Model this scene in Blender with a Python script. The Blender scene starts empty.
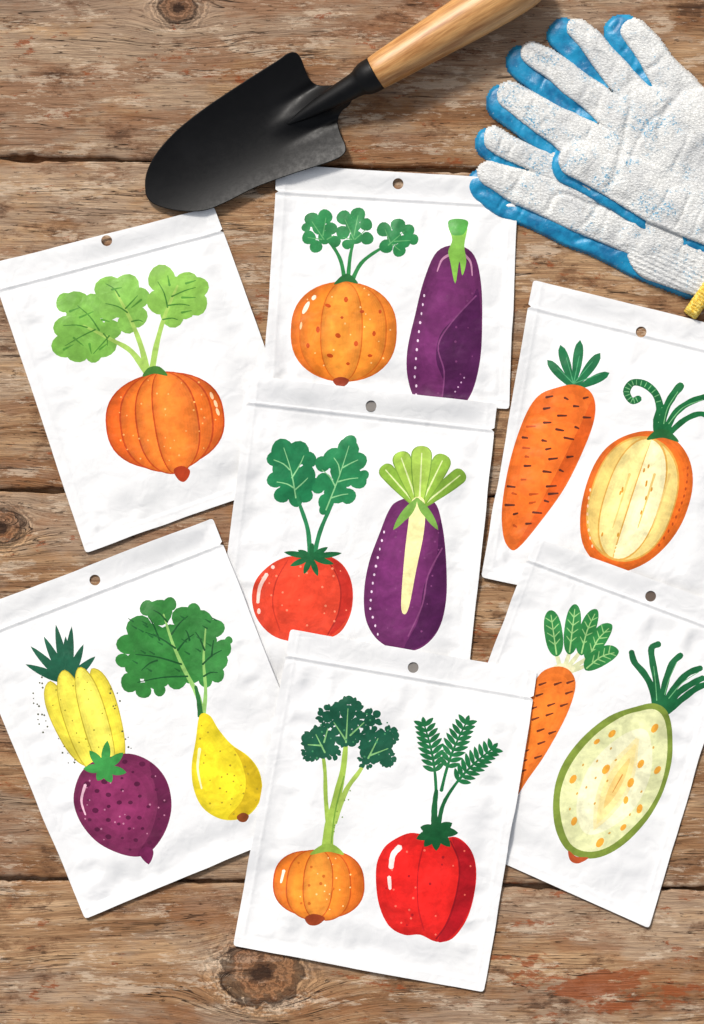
import bpy, math, random
import numpy as np
from mathutils import Vector, Matrix
from mathutils.geometry import delaunay_2d_cdt
S=0.0005
HC=1.5
def WX(x): return (x-352.0)*S
def WY(y): return (512.0-y)*S
scene=bpy.context.scene
col=scene.collection
# ------------------------------------------------------------- helpers
def lin(c):
    o=[]
    for v in c[:3]:
        v=min(255,v)/255.0
        o.append(v/12.92 if v<=0.04045 else ((v+0.055)/1.055)**2.4)
    return (o[0],o[1],o[2],1.0)
_rs=np.random.RandomState(7)
_tab=_rs.rand(256,256)
def vnoise(x,y,seed=0):
    x=np.asarray(x,float)+seed*17.31; y=np.asarray(y,float)+seed*9.77
    xi=np.floor(x).astype(int); yi=np.floor(y).astype(int)
    fx=x-xi; fy=y-yi
    fx=fx*fx*fx*(fx*(fx*6-15)+10); fy=fy*fy*fy*(fy*(fy*6-15)+10)
    a=_tab[xi%256,yi%256]; b=_tab[(xi+1)%256,yi%256]
    c=_tab[xi%256,(yi+1)%256]; d=_tab[(xi+1)%256,(yi+1)%256]
    return (a*(1-fx)+b*fx)*(1-fy)+(c*(1-fx)+d*fx)*fy
def sstep(a,b,x):
    t=np.clip((x-a)/(b-a),0,1); return t*t*(3-2*t)
def winding(P,poly):
    x=P[:,0:1]; y=P[:,1:2]
    x0=poly[:,0][None]; y0=poly[:,1][None]
    q=np.roll(poly,-1,axis=0); x1=q[:,0][None]; y1=q[:,1][None]
    il=(x1-x0)*(y-y0)-(x-x0)*(y1-y0)
    up=((y0<=y)&(y1>y)&(il>0)).sum(1); dn=((y0>y)&(y1<=y)&(il<0)).sum(1)
    return (up-dn)!=0
def cr(pts,closed=True,n=5):
    p=np.array(pts,float); out=[]; N=len(p)
    for i in range(N if closed else N-1):
        if closed: a,b,c,d=p[(i-1)%N],p[i],p[(i+1)%N],p[(i+2)%N]
        else: a,b,c,d=p[max(i-1,0)],p[i],p[i+1],p[min(i+2,N-1)]
        for k in range(n):
            t=k/n
            out.append(0.5*((2*b)+(-a+c)*t+(2*a-5*b+4*c-d)*t*t+(-a+3*b-3*c+d)*t**3))
    if not closed: out.append(p[-1])
    return np.array(out)
# ------------------------------------------------------------- material helpers
class NT:
    def __init__(s,name):
        s.mat=bpy.data.materials.new(name); s.mat.use_nodes=True
        s.t=s.mat.node_tree; s.n=s.t.nodes; s.l=s.t.links
        s.b=s.n["Principled BSDF"]
    def put(s,sock,v):
        if hasattr(v,"is_linked") or hasattr(v,"links"): s.l.new(v,sock)
        else: sock.default_value=v
    def M(s,op,a,b=None,c=None,clamp=False):
        n=s.n.new("ShaderNodeMath"); n.operation=op; n.use_clamp=clamp
        s.put(n.inputs[0],a)
        if b is not None: s.put(n.inputs[1],b)
        if c is not None: s.put(n.inputs[2],c)
        return n.outputs[0]
    def comb(s,x,y,z=0.0):
        n=s.n.new("ShaderNodeCombineXYZ")
        s.put(n.inputs[0],x); s.put(n.inputs[1],y); s.put(n.inputs[2],z); return n.outputs[0]
    def noise(s,vec,scale=1.0,detail=4.0,rough=0.5,dist=0.0,color=False):
        n=s.n.new("ShaderNodeTexNoise")
        s.l.new(vec,n.inputs["Vector"]); n.inputs["Scale"].default_value=scale
        n.inputs["Detail"].default_value=detail; n.inputs["Roughness"].default_value=rough
        n.inputs["Distortion"].default_value=dist
        return n.outputs["Color" if color else "Fac"]
    def vor(s,vec,scale=1.0,feature='F1'):
        n=s.n.new("ShaderNodeTexVoronoi"); n.feature=feature
        s.l.new(vec,n.inputs["Vector"]); n.inputs["Scale"].default_value=scale
        return n.outputs["Distance"]
    def mr(s,v,a,b,c=0.0,d=1.0):
        n=s.n.new("ShaderNodeMapRange"); n.interpolation_type='SMOOTHSTEP'
        s.put(n.inputs[0],v)
        for i,k in enumerate((a,b,c,d)): n.inputs[i+1].default_value=k
        return n.outputs[0]
    def mix(s,f,a,b,mode='MIX'):
        n=s.n.new("ShaderNodeMix"); n.data_type='RGBA'; n.blend_type=mode
        s.put(n.inputs[0],f); s.put(n.inputs[6],a); s.put(n.inputs[7],b); return n.outputs[2]
    def attr(s,name,out="Color"):
        n=s.n.new("ShaderNodeAttribute"); n.attribute_name=name; return n.outputs[out]
    def bump(s,h,strength=0.3,dist=0.001):
        n=s.n.new("ShaderNodeBump"); n.inputs["Strength"].default_value=strength
        n.inputs["Distance"].default_value=dist; s.put(n.inputs["Height"],h)
        s.l.new(n.outputs[0],s.b.inputs["Normal"])
    def pos(s,obj=False):
        if obj:
            o=s.n.new("ShaderNodeTexCoord").outputs["Object"]
        else: o=s.n.new("ShaderNodeNewGeometry").outputs["Position"]
        m=s.n.new("ShaderNodeVectorMath"); m.operation='SCALE'; m.inputs["Scale"].default_value=1.0/S
        s.l.new(o,m.inputs[0]); sp=s.n.new("ShaderNodeSeparateXYZ"); s.l.new(m.outputs[0],sp.inputs[0])
        return m.outputs[0],sp.outputs[0],sp.outputs[1],sp.outputs[2]
    def grey(s,v):
        n=s.n.new("ShaderNodeCombineColor")
        for i in range(3): s.put(n.inputs[i],v)
        return n.outputs[0]
# ---- wood table
def wood_mat():
    m=NT("weathered_wood"); P,X,Y,Z=m.pos(); pid=m.attr("plank_id","Fac")
    knots=[(178,8,15,1.9),(2,527,17,1.5),(262,972,32,1.5)]
    wob=m.noise(m.comb(m.M('MULTIPLY',X,.005),m.M('MULTIPLY',Y,.012),pid),1,2,.5)
    psi=m.M('ADD',Y,m.M('MULTIPLY',m.M('SUBTRACT',wob,.5),26.0))
    kmask=None; kring=None; kcore=None
    for (kx,ky,R,ax) in knots:
        dx=m.M('MULTIPLY',m.M('SUBTRACT',X,kx-352.0),1.0/ax)
        dy=m.M('SUBTRACT',Y,512.0-ky)
        r2=m.M('ADD',m.M('MULTIPLY',dx,dx),m.M('MULTIPLY',dy,dy))
        k=m.M('DIVIDE',R*R*1.5,m.M('ADD',r2,R*R*.45))
        k=m.M('MULTIPLY',k,m.M('EXPONENT',m.M('MULTIPLY',r2,-1.0/(R*R*9))))
        psi=m.M('SUBTRACT',psi,m.M('MULTIPLY',dy,k))
        dxx=m.M('MULTIPLY',m.M('SUBTRACT',X,kx-352.0),1.0/(1+(ax-1)*.35))
        rn=m.noise(m.comb(m.M('MULTIPLY',X,.06),m.M('MULTIPLY',Y,.06),pid),1,6,.7)
        r=m.M('ADD',m.M('SQRT',m.M('ADD',m.M('MULTIPLY',dxx,dxx),m.M('MULTIPLY',dy,dy))),m.M('MULTIPLY',m.M('SUBTRACT',rn,.5),R*1.3))
        mk=m.mr(r,R*.75,R*1.05,1,0)
        core=m.mr(r,R*.22,R*.48,1,0)
        rim=m.M('MULTIPLY',m.mr(r,R*.75,R*.95),m.mr(r,R*1.0,R*1.2,1,0))
        rg=m.M('MULTIPLY',m.M('SINE',m.M('MULTIPLY',r,34.0/(R+6))),m.mr(r,R*1.1,R*1.9,1,0))
        core=m.M('ADD',core,m.M('MULTIPLY',rim,.8))
        kmask=mk if kmask is None else m.M('MAXIMUM',kmask,mk)
        kcore=core if kcore is None else m.M('MAXIMUM',kcore,core)
        kring=rg if kring is None else m.M('ADD',kring,rg)
    pz=m.M('MULTIPLY',pid,7.3)
    n1=m.noise(m.comb(m.M('MULTIPLY',X,.004),m.M('MULTIPLY',psi,.022),pz),1,4,.6)
    n2=m.noise(m.comb(m.M('MULTIPLY',X,.008),m.M('MULTIPLY',psi,.21),pz),1,6,.62)
    n3=m.noise(m.comb(m.M('MULTIPLY',X,.035),m.M('MULTIPLY',psi,1.0),pz),1,4,.66)
    c=m.mix(m.mr(n1,.32,.68),lin((148,106,70)),lin((196,158,118)))
    c=m.mix(m.mr(n2,.50,.62,0,.46),c,lin((116,78,50)))
    c=m.mix(m.mr(n2,.35,.46,.42,0),c,lin((214,182,146)))
    g=m.noise(m.comb(m.M('MULTIPLY',X,.005),m.M('MULTIPLY',Y,.012),m.M('ADD',pz,3.0)),1,6,.7)
    c=m.mix(m.mr(g,.45,.58,0,.55),c,lin((172,152,132)))
    c=m.mix(m.mr(n3,.48,.66,0,.34),c,lin((102,70,48)))
    st=m.noise(m.comb(m.M('MULTIPLY',X,.006),m.M('MULTIPLY',Y,.016),m.M('ADD',pz,51.0)),1,9,.72)
    c=m.mix(m.mr(st,.50,.60,0,.5),c,lin((142,90,52)))
    d=m.noise(m.comb(m.M('MULTIPLY',X,.016),m.M('MULTIPLY',Y,.035),m.M('ADD',pz,11.0)),1,12,.76)
    c=m.mix(m.mr(d,.535,.585,0,.52),c,lin((116,76,48)))
    c=m.mix(m.mr(d,.60,.63,0,.6),c,lin((72,46,30)))
    w=m.noise(m.comb(m.M('MULTIPLY',X,.018),m.M('MULTIPLY',Y,.07),m.M('ADD',pz,21.0)),1,12,.8)
    c=m.mix(m.mr(w,.54,.58,0,.55),c,lin((220,198,172)))
    s1=m.noise(m.comb(m.M('MULTIPLY',X,.07),m.M('MULTIPLY',Y,.4),m.M('ADD',pz,41.0)),1,5,.7)
    s1=m.mr(s1,.63,.66); c=m.mix(m.M('MULTIPLY',s1,.76),c,lin((60,39,26)))
    rr=m.noise(m.comb(m.M('MULTIPLY',X,.02),m.M('MULTIPLY',Y,.05),m.M('ADD',pz,33.0)),1,10,.78)
    dxr=m.M('MULTIPLY',m.M('SUBTRACT',X,600-352.0),1/90.); dyr=m.M('MULTIPLY',m.M('SUBTRACT',Y,512-985.0),1/22.)
    near=m.M('EXPONENT',m.M('MULTIPLY',m.M('ADD',m.M('MULTIPLY',dxr,dxr),m.M('MULTIPLY',dyr,dyr)),-1.0))
    c=m.mix(m.mr(m.M('ADD',rr,m.M('MULTIPLY',near,.17)),.60,.63,0,.8),c,lin((150,76,36)))
    f=m.mr(n3,.3,.7,1.12,.85); c=m.mix(1.0,c,m.grey(f),'MULTIPLY')
    # knots
    c=m.mix(m.M('MULTIPLY',kmask,.66),c,lin((122,76,44)))
    kr=m.mr(kring,-.9,.9,.66,1.25); c=m.mix(1.0,c,m.grey(kr),'MULTIPLY')
    c=m.mix(m.M('MULTIPLY',kcore,.9,None,True),c,lin((52,33,22)))
    cn=m.noise(m.comb(m.M('MULTIPLY',X,.003),m.M('MULTIPLY',psi,.085),m.M('ADD',pz,5.0)),1,4,.55,.2)
    ca=m.M('ABSOLUTE',m.M('SUBTRACT',cn,.5))
    br=m.noise(m.comb(m.M('MULTIPLY',X,.015),m.M('MULTIPLY',Y,.02),pz),1,2,.5)
    crk=m.M('MULTIPLY',m.mr(ca,.002,.0055,1,0),m.mr(br,.45,.55))
    c=m.mix(m.M('MULTIPLY',crk,.9),c,lin((45,27,17)))
    m.l.new(c,m.b.inputs["Base Color"])
    m.b.inputs["Roughness"].default_value=.75; m.b.inputs["Specular IOR Level"].default_value=.25
    h=m.M('ADD',m.M('MULTIPLY',n2,-1.0),m.M('MULTIPLY',n3,-.6)); h=m.M('SUBTRACT',h,m.M('MULTIPLY',crk,1.5)); h=m.M('SUBTRACT',h,m.M('MULTIPLY',s1,.5)); h=m.M('SUBTRACT',h,m.M('MULTIPLY',d,.8))
    m.bump(h,.7,.0012)
    return m.mat
def film_bump(m,P):
    a=m.noise(P,.03,2,.45,.5); b=m.noise(P,.06,3,.5,1.0)
    h=m.M('ADD',a,m.M('MULTIPLY',m.mr(b,.3,.7),.09))
    h=m.M('ADD',h,m.M('MULTIPLY',m.noise(P,.35,2,.5),.012))
    m.bump(h,.46,.0024)
def film_mat():
    m=NT("white_pouch_film"); P,X,Y,Z=m.pos()
    n=m.noise(P,.012,3,.5); c=m.mix(n,lin((239,239,240)),lin((245,245,243)))
    m.l.new(c,m.b.inputs["Base Color"]); m.b.inputs["Roughness"].default_value=.30
    m.b.inputs["Specular IOR Level"].default_value=.55
    film_bump(m,P)
    return m.mat
def ink_mat():
    m=NT("printed_watercolour_ink"); P,X,Y,Z=m.pos()
    c=m.attr("Col")
    n=m.noise(P,.045,6,.6,.6); e=m.noise(P,.14,5,.7,.3)
    c=m.mix(1.0,c,m.grey(m.mr(n,.3,.7,.82,1.2)),'MULTIPLY')
    c=m.mix(1.0,c,m.grey(m.mr(e,.3,.7,.92,1.09)),'MULTIPLY')
    m.l.new(c,m.b.inputs["Base Color"]); m.b.inputs["Roughness"].default_value=.42
    m.b.inputs["Specular IOR Level"].default_value=.25
    film_bump(m,P)
    return m.mat
def flat_mat(name,c,rough=.6):
    m=NT(name); P,X,Y,Z=m.pos(); n=m.noise(P,.3,3,.5); m.l.new(m.mix(n,lin([k*.9 for k in c]),lin(c)),m.b.inputs["Base Color"]); m.b.inputs["Roughness"].default_value=rough; return m.mat
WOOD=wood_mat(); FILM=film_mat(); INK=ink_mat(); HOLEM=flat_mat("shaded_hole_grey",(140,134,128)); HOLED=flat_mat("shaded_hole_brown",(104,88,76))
# ------------------------------------------------------------- table top
def table():
    seams=[(-760,-750),(-420,-410),(-165,-160),(157,177),(490,500),(878,889),(1210,1215),(1500,1500),(1900,1900)]
    V=[];F=[];pid=[]
    xs=np.linspace(-700,1400,520)
    for k in range(len(seams)-1):
        a0,a1=seams[k]; b0,b1=seams[k+1]
        ya=a0+(a1-a0)*xs/704+1.6+2.6*(vnoise(xs*.03,xs*0,k+1)-.5)+3.2*(vnoise(xs*.12,xs*0,k+5)-.35)**2*2
        yb=b0+(b1-b0)*xs/704-1.6+2.6*(vnoise(xs*.03,xs*0,k+11)-.5)-3.2*(vnoise(xs*.12,xs*0,k+15)-.35)**2*2
        rows=[(0,-14),(0,-3.0),(.8,-1.2),(2.4,-.3),(5,0)]
        R=[(ya+o,z) for o,z in rows]+[(ya*.5+yb*.5,0)]+[(yb-o,z) for o,z in rows[::-1]]
        base=len(V)
        for y,z in R:
            for i in range(len(xs)):
                V.append((WX(xs[i]),WY(y[i]),z*S)); pid.append(k*1.37+.5)
        n=len(xs)
        for r in range(len(R)-1):
            for i in range(n-1):
                q=base+r*n+i; F.append((q,q+n,q+n+1,q+1))
    b=len(V)
    for x,y in ((-700,1900),(1400,1900),(1400,-760),(-700,-760)):
        V.append((WX(x),WY(y),-13.0*S)); pid.append(0)
    F.append((b,b+1,b+2,b+3))
    me=bpy.data.meshes.new("table_top"); me.from_pydata(V,[],F)
    at=me.attributes.new("plank_id",'FLOAT','POINT'); at.data.foreach_set("value",pid)
    me.materials.append(WOOD); me.polygons.foreach_set("use_smooth",[True]*len(F))
    o=bpy.data.objects.new("table_top",me); col.objects.link(o); o["kind"]="structure"
    o["label"]="weathered brown wooden plank tabletop with knots"
table()
# ------------------------------------------------------------- artwork engine
class Pk:
    def __init__(s,corners,hole,label,hm=None):
        s.c=corners; s.hole=hole; s.label=label; s.arts=[]; s.piece=None; s.r=random.Random(len(label)*13+int(corners[0][0])); s.last=None; s.hm=hm
    def to(s,name): s.piece=name; return s
    def poly(s,c,pts): s.last=np.array(pts,float); s.arts.append((s.piece,s.last,lin(c))); return s.last
    def blob(s,c,pts,n=5): return s.poly(c,cr(pts,True,n))
    def body(s,c,pts,steps=5,sx=.14,hx=-.10,hy=-.08,gain=.10):
        b=cr(pts,True,5); ct=b.mean(0); ext=(b.max(0)-b.min(0))
        s.poly([k*(1-gain*.55) for k in c],b)
        for i in range(1,steps+1):
            f=1-sx*i; q=ct+(b-ct)*f+np.array([hx*ext[0]*sx*i*.9,hy*ext[1]*sx*i*.9])
            g=1-gain*.55+gain*1.5*i/steps
            s.poly([k*g for k in c],q[::2])
        s.last=b; return b
    def dot(s,c,x,y,rx,ry=None,a=0,n=None):
        ry=ry or rx; n=n or max(7,int(5+max(rx,ry)*1.3)); a=math.radians(a)
        s.poly(c,[(x+rx*math.cos(t)*math.cos(a)-ry*math.sin(t)*math.sin(a),y+rx*math.cos(t)*math.sin(a)+ry*math.sin(t)*math.cos(a)) for t in [2*math.pi*k/n for k in range(n)]])
    def clump(s,c,cs):
        for x,y,r in cs:
            n=14; ph=s.r.random()*6
            s.poly(c,[(x+r*(1+.04*math.sin(3*t+ph))*math.cos(t),y+r*(1+.04*math.sin(3*t+ph))*math.sin(t)) for t in [2*math.pi*k/n for k in range(n)]])
    def line(s,c,pts,w0,w1=None,n=5):
        w1=w0 if w1 is None else w1
        p=cr(pts,False,n); d=np.gradient(p,axis=0); d/=np.linalg.norm(d,axis=1)[:,None]+1e-9
        nn=np.stack([-d[:,1],d[:,0]],1); t=np.linspace(0,1,len(p)); w=(w0+(w1-w0)*t)/2
        w=w*(1+.06*np.sin(t*23+p[0,0]))
        L=p+nn*w[:,None]; R=p-nn*w[:,None]
        tips=[p[-1]+nn[-1]*w[-1]*.75+d[-1]*w[-1]*.6,p[-1]+d[-1]*w[-1]*.9,p[-1]-nn[-1]*w[-1]*.75+d[-1]*w[-1]*.6] if w[-1]>1.5 else [p[-1]+d[-1]*w[-1]*.9]
        st=p[0]-d[0]*w[0]*.7
        s.poly(c,np.concatenate([L,tips,R[::-1],[st]]))
    def petal(s,c,x0,y0,x1,y1,w,bend=0.0,sh=1.0,vein=None,pw=.75,n=11):
        ax=np.array([x1-x0,y1-y0],float); L=np.linalg.norm(ax); ax/=L; nn=np.array([-ax[1],ax[0]])
        t=np.linspace(0,1,n)
        if n>11: t=.5-.5*np.cos(math.pi*t)
        f=np.sqrt(np.clip(1-np.abs(2*t-1)**2.5,0,1))
        bd=f if n>11 else np.sin(math.pi*t)
        ctr=np.array([x0,y0])+np.outer(t*L,ax)+np.outer(bend*bd,nn)
        pr=(f if n>11 else np.abs(np.sin(math.pi*np.clip(t,0,1)**sh))**pw)*w/2; pr[0]=max(.8,w*.06)
        s.poly(c,np.concatenate([ctr+nn*pr[:,None],(ctr-nn*pr[:,None])[::-1][1:]]))
    def paddle(s,c,x0,y0,x1,y1,w,base=.25,vein=None,side=0,bend=0.0,vw=1.4,edge=None):
        ax=np.array([x1-x0,y1-y0],float); L=np.linalg.norm(ax); ax/=L; nn=np.array([-ax[1],ax[0]])
        k=max(.35,1-w*.5/L)
        t=np.concatenate([np.linspace(0,k,7),k+(1-k)*np.array([.35,.6,.8,.93,1.0])])
        pr=np.where(t<=k,w/2*(base+(1-base)*np.sin(np.clip(t/k,0,1)*math.pi/2)**1.2),w/2*np.sqrt(np.clip(1-((t-k)/(1-k))**2,0,1)))
        ctr=np.array([x0,y0])+np.outer(t*L,ax)+np.outer(bend*np.sin(math.pi*t*.9),nn)
        if edge:
            pe=pr+1.1; s.poly(edge,np.concatenate([ctr+nn*pe[:,None],(ctr-nn*pe[:,None])[::-1]]))
        s.poly(c,np.concatenate([ctr+nn*pr[:,None],(ctr-nn*pr[:,None])[::-1][1:]]))
        if vein:
            s.line(vein,[ctr[0],ctr[3],ctr[6]+ax*w*.12],vw,vw*.5,3)
    def spk(s,c,body,n,r0,r1,margin=3,asp=1.0,a=0):
        b=np.array(body); lo=b.min(0); hi=b.max(0); k=0; tr=0; placed=[]
        while k<n and tr<n*30:
            tr+=1; x=s.r.uniform(lo[0],hi[0]); y=s.r.uniform(lo[1],hi[1])
            q=np.array([[x,y],[x-margin,y],[x+margin,y],[x,y-margin],[x,y+margin]])
            if not winding(q,b).all(): continue
            if any((x-u)**2+(y-v)**2<(r1*3+2)**2 for u,v in placed): continue
            placed.append((x,y)); r=s.r.uniform(r0,r1); s.dot(c,x,y,r*asp,r,a+s.r.uniform(-12,12)); k+=1
    def lobes(s,x0,y0,x1,y1,spec,edge,ew=2.6,sh=6):
        for b_,w_,c_ in spec:
            s.petal(edge,x0,y0-1,x1,y1+1,w_+ew,b_,1.0,None,.55,25)
            for i in range(sh):
                f=i/(sh-1.); g=.90+.18*f
                s.petal([k*g for k in c_],x0,y0+5*f,x1,y1-6*f,w_*(1-.55*f),b_+w_*.06*f,1.0,None,.55,21)
A=Pk([(-10,264),(214,207),(311,472),(86,553)],(107,241),"white seed packet printed with an orange pumpkin and leaves")
B=Pk([(277,165),(518,180),(509,409),(263,398)],(398,184),"white seed packet printed with round squash and purple eggplant")
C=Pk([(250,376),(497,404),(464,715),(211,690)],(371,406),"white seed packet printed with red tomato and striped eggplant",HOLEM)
D=Pk([(533,280),(775,340),(727,630),(481,577)],(641,332),"white seed packet printed with carrot and halved orange gourd")
E=Pk([(-40,615),(213,518),(331,817),(85,918)],(95,580),"white seed packet printed with beet, yellow squash and pear")
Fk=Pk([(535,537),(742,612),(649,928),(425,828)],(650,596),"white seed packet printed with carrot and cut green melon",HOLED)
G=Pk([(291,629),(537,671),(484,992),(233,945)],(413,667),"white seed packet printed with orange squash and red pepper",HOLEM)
# --- A
a=A.to("printed_pumpkin"); LG=(122,178,74); VG=(70,128,46)
a.clump(LG,[(77,305,14),(66,303,10),(94,308,14),(66,328,12),(64,346,12),(78,351,12),(90,334,19),(104,345,13),(112,330,10),(94,354,9),(82,320,16)])
a.clump((130,184,80),[(109,290,14),(127,287,13),(139,298,11),(120,304,15),(137,317,11),(110,310,11),(128,324,10)])
a.clump((138,190,80),[(162,279,14),(174,290,13),(187,284,12),(198,288,11),(196,304,12),(183,306,14),(173,316,12),(160,302,13)])
for p in ([(148,374),(132,352),(112,340),(84,326)],[(148,374),(142,348),(131,320),(116,292)],[(152,374),(157,345),(166,314),(178,286)]): a.line((162,198,94),p,7,2.0)
for c_,e_ in (((100,331),(78,306)),((96,330),(66,346)),((88,328),(64,326)),((110,336),(94,354)),((128,313),(106,304)),((126,309),(138,296)),((120,297),(106,284)),((168,308),(158,282)),((168,306),(190,306)),((172,297),(196,288)),((163,320),(178,320)),((132,322),(143,322)),((104,334),(108,346))): a.line(VG,[c_,((c_[0]+e_[0])/2+1.5,(c_[1]+e_[1])/2-1.5),e_],1.7,.7,3)
for c_,e_ in (((80,318),(94,312)),((74,338),(84,346)),((112,290),(122,288)),((182,298),(196,298)),((170,286),(168,276)),((90,344),(92,354)),((182,313),(192,311)),((64,350),(74,345)),((70,312),(80,308)),((142,300),(132,308)),((100,350),(108,344)),((102,320),(110,322)),((186,284),(196,281))): a.line((82,142,52),[c_,e_],2.4,.8,2)
sil=cr([(150,374),(168,370),(192,373),(212,384),(224,404),(226,430),(216,454),(198,468),(180,474),(155,473),(132,467),(115,450),(107,425),(110,402),(122,385),(136,377)])
O1=(238,116,36);O2=(228,104,30);O3=(243,126,44)
a.lobes(158,374,170,468,[(-41,36,O2)],(190,70,20),3.6)
a.lobes(160,374,170,468,[(38,38,(226,98,28))],(190,70,20),3.6)
a.lobes(160,373,172,471,[(25,38,O1),(-26,40,O1)],(190,70,20),3.6)
a.lobes(160,373,176,473,[(10,40,O3),(-9,42,O3)],(194,74,22),3.2)
a.blob((178,60,26),[(174,470),(182,466),(190,470),(189,477),(184,482),(178,479)])
a.blob((66,116,46),[(143,377),(149,368),(160,367),(168,376),(155,374)])
a.spk((250,178,102),sil,34,.6,1.1,6)
for x,y in ((212,396),(216,404),(218,412)): a.dot((252,206,160),x,y,1.6,4,-20)
# --- B
b=B.to("printed_squash"); DG=(44,128,72); VB=(96,164,102)
for p in ([(345,283),(341,262),(333,247),(324,238)],[(348,281),(350,258),(354,240)],[(352,281),(361,264),(376,252),(392,244)]): b.line((50,134,72),p,4.5,2.4)
b.clump(DG,[(312,220,7.5),(306,228,4.5),(325,217,7.5),(319,228,7),(309,238,7),(331,229,6.5),(325,238,7),(316,247,6.5),(335,242,6)])
b.clump(DG,[(344,218,7.5),(358,215,7.5),(353,226,7.5),(366,225,6.5),(343,233,7),(356,238,7),(367,239,6.5),(347,245,5)])
b.clump(DG,[(384,230,7.5),(398,226,7.5),(408,231,6.5),(394,238,7.5),(404,242,6.5),(413,240,5.5),(386,247,7),(399,251,6.5)])
for c_,e_ in (((324,240),(312,222)),((323,236),(326,218)),((322,240),(308,238)),((327,240),(334,236)),((354,240),(345,220)),((354,236),(358,216)),((355,240),(366,230)),((352,240),(343,238)),((388,246),(404,232)),((390,243),(385,230)),((394,242),(410,241)),((392,245),(400,251))): b.line(VB,[c_,e_],1.2,.6,2)
bd=cr([(343,281),(364,283),(384,296),(395,318),(396,342),(386,364),(368,377),(345,382),(320,379),(302,364),(292,340),(293,316),(304,296),(322,284)])
b.lobes(345,283,342,381,[(-39,26,(236,132,42)),(39,25,(224,114,32)),(-24,36,(242,142,46)),(26,34,(234,128,38)),(2,40,(245,148,52))],(210,104,28),2.4)
for x,y,rx,ry,an in ((328,306,3.2,1.8,20),(346,300,2.2,3,0),(362,312,2.4,1.6,0),(318,330,2,3.4,0),(338,336,3,2.4,30),(356,344,2.2,2.8,0),(330,356,3.4,2,15),(374,334,1.8,2.8,0),(348,364,2,1.6,0),(308,346,1.8,2.6,0),(370,356,2.4,1.6,0),(342,318,1.6,1.4,0),(380,312,1.6,2.2,0)): b.dot((200,78,24),x,y,rx,ry,an)
b.spk((254,204,130),bd,18,.6,1.1,5)
b.dot((255,240,214),306,308,2.2,7,28); b.dot((255,240,214),314,298,2,3,40); b.dot((250,210,160),301,326,1.2,4,8)
b.blob((150,60,34),[(333,380),(341,377),(349,380),(345,386),(337,386)])
b.blob((40,106,54),[(334,285),(342,276),(350,275),(358,284),(346,282)])
b.to("printed_eggplant")
eb=b.body((106,42,94),[(437,252),(457,246),(474,256),(481,285),(482,325),(480,360),(472,392),(458,410),(440,414),(418,404),(408,380),(407,352),(415,315),(424,280)],4,.13,-.1,-.05,.13)
b.blob((80,28,76),[(478,290),(481,330),(479,362),(471,392),(456,408),(440,410),(444,385),(436,360),(440,335),(455,318),(470,302)])
b.line((130,66,116),[(476,296),(452,322),(438,346),(444,372),(442,398)],1.4)
for k in range(12): b.dot((232,206,226),424-10*math.sin(k/11*1.5)+ (k>9)*2,296+k*9,b.r.uniform(.8,1.3),1.6)
b.spk((122,60,108),eb,16,.7,1.3,5)
for k in range(4): b.dot((200,160,192),464-k*3.0,378+k*4.6,.9)
b.line((196,140,170),[(452,254),(442,260),(437,272)],3.2,1); b.line((196,140,170),[(462,254),(470,262),(472,276)],3.2,1)
b.poly((136,194,78),cr([(448,226),(457,221),(467,226),(464,246),(466,262),(462,276),(459,262),(455,284),(450,262),(448,252),(452,240)],True,4))
b.blob((84,162,70),[(448,222),(457,219),(468,222),(464,234),(457,236),(451,234)])
# --- C
c=C.to("printed_tomato"); CL=(32,120,74)
c.clump(CL,[(283,451,12),(275,459,8),(298,453,12),(309,460,8),(286,470,14),(275,480,8),(306,475,10),(312,484,7),(294,486,14),(282,495,8),(305,495,8),(296,500,7)])
c.clump((38,128,78),[(348,449,11),(350,442,7),(334,459,11),(323,464,8),(358,461,9),(345,472,15),(324,482,9),(318,488,6),(358,480,9),(364,475,5),(336,492,12),(326,502,8),(348,496,8),(324,510,5)])
c.line((42,128,80),[(310,556),(308,530),(300,505),(293,484)],5,3); c.line((42,128,80),[(314,556),(320,532),(330,508),(338,490)],5,3)
for c_,e_ in (((296,498),(284,448)),((292,478),(304,456)),((290,470),(274,460)),((294,488),(277,482)),((295,490),(308,478)),((326,510),(349,446)),((335,486),(322,470)),((337,482),(358,478)),((342,468),(358,460)),((340,474),(334,458)),((331,498),(348,494))): c.line((140,200,140),[c_,((c_[0]+e_[0])/2+1.5,(c_[1]+e_[1])/2-1),e_],1.5,.7,3)
bd=c.body((228,70,44),[(300,556),(322,554),(340,562),(350,577),(353,597),(349,618),(336,635),(306,642),(276,637),(258,620),(252,599),(256,580),(270,565),(286,557)],5,.13,-.2,-.1,.10)
c.blob((196,46,34),[(326,557),(341,564),(351,581),(352,602),(346,620),(330,635),(338,612),(340,590),(336,570)])
c.line((170,40,32),[(326,559),(336,573),(341,592),(338,614),(328,634)],1.4)
c.line((200,56,38),[(288,560),(276,582),(273,606),(280,630)],1.3)
c.spk((248,140,106),bd,22,.7,1.3,5)
c.line((255,214,200),[(267,574),(260,587),(258,602)],4,3); c.dot((255,214,200),259,611,1.8,3); c.dot((255,214,200),273,567,2,2)
for e_ in ((284,552),(290,566),(304,574),(318,576),(334,564),(342,553),(298,550),(328,547)): c.petal((26,100,56),311,557,e_[0],e_[1],6)
c.line((26,100,56),[(311,560),(312,545)],6,4)
c.to("printed_eggplant")
eb=c.body((108,42,96),[(396,502),(414,497),(434,502),(442,525),(446,560),(446,600),(438,630),(420,648),(398,650),(378,640),(366,620),(364,592),(369,562),(380,532),(388,512)],4,.13,-.15,-.02,.13)
c.blob((80,28,76),[(440,520),(445,560),(445,602),(437,630),(420,646),(404,648),(418,620),(424,585),(436,560)])
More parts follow.
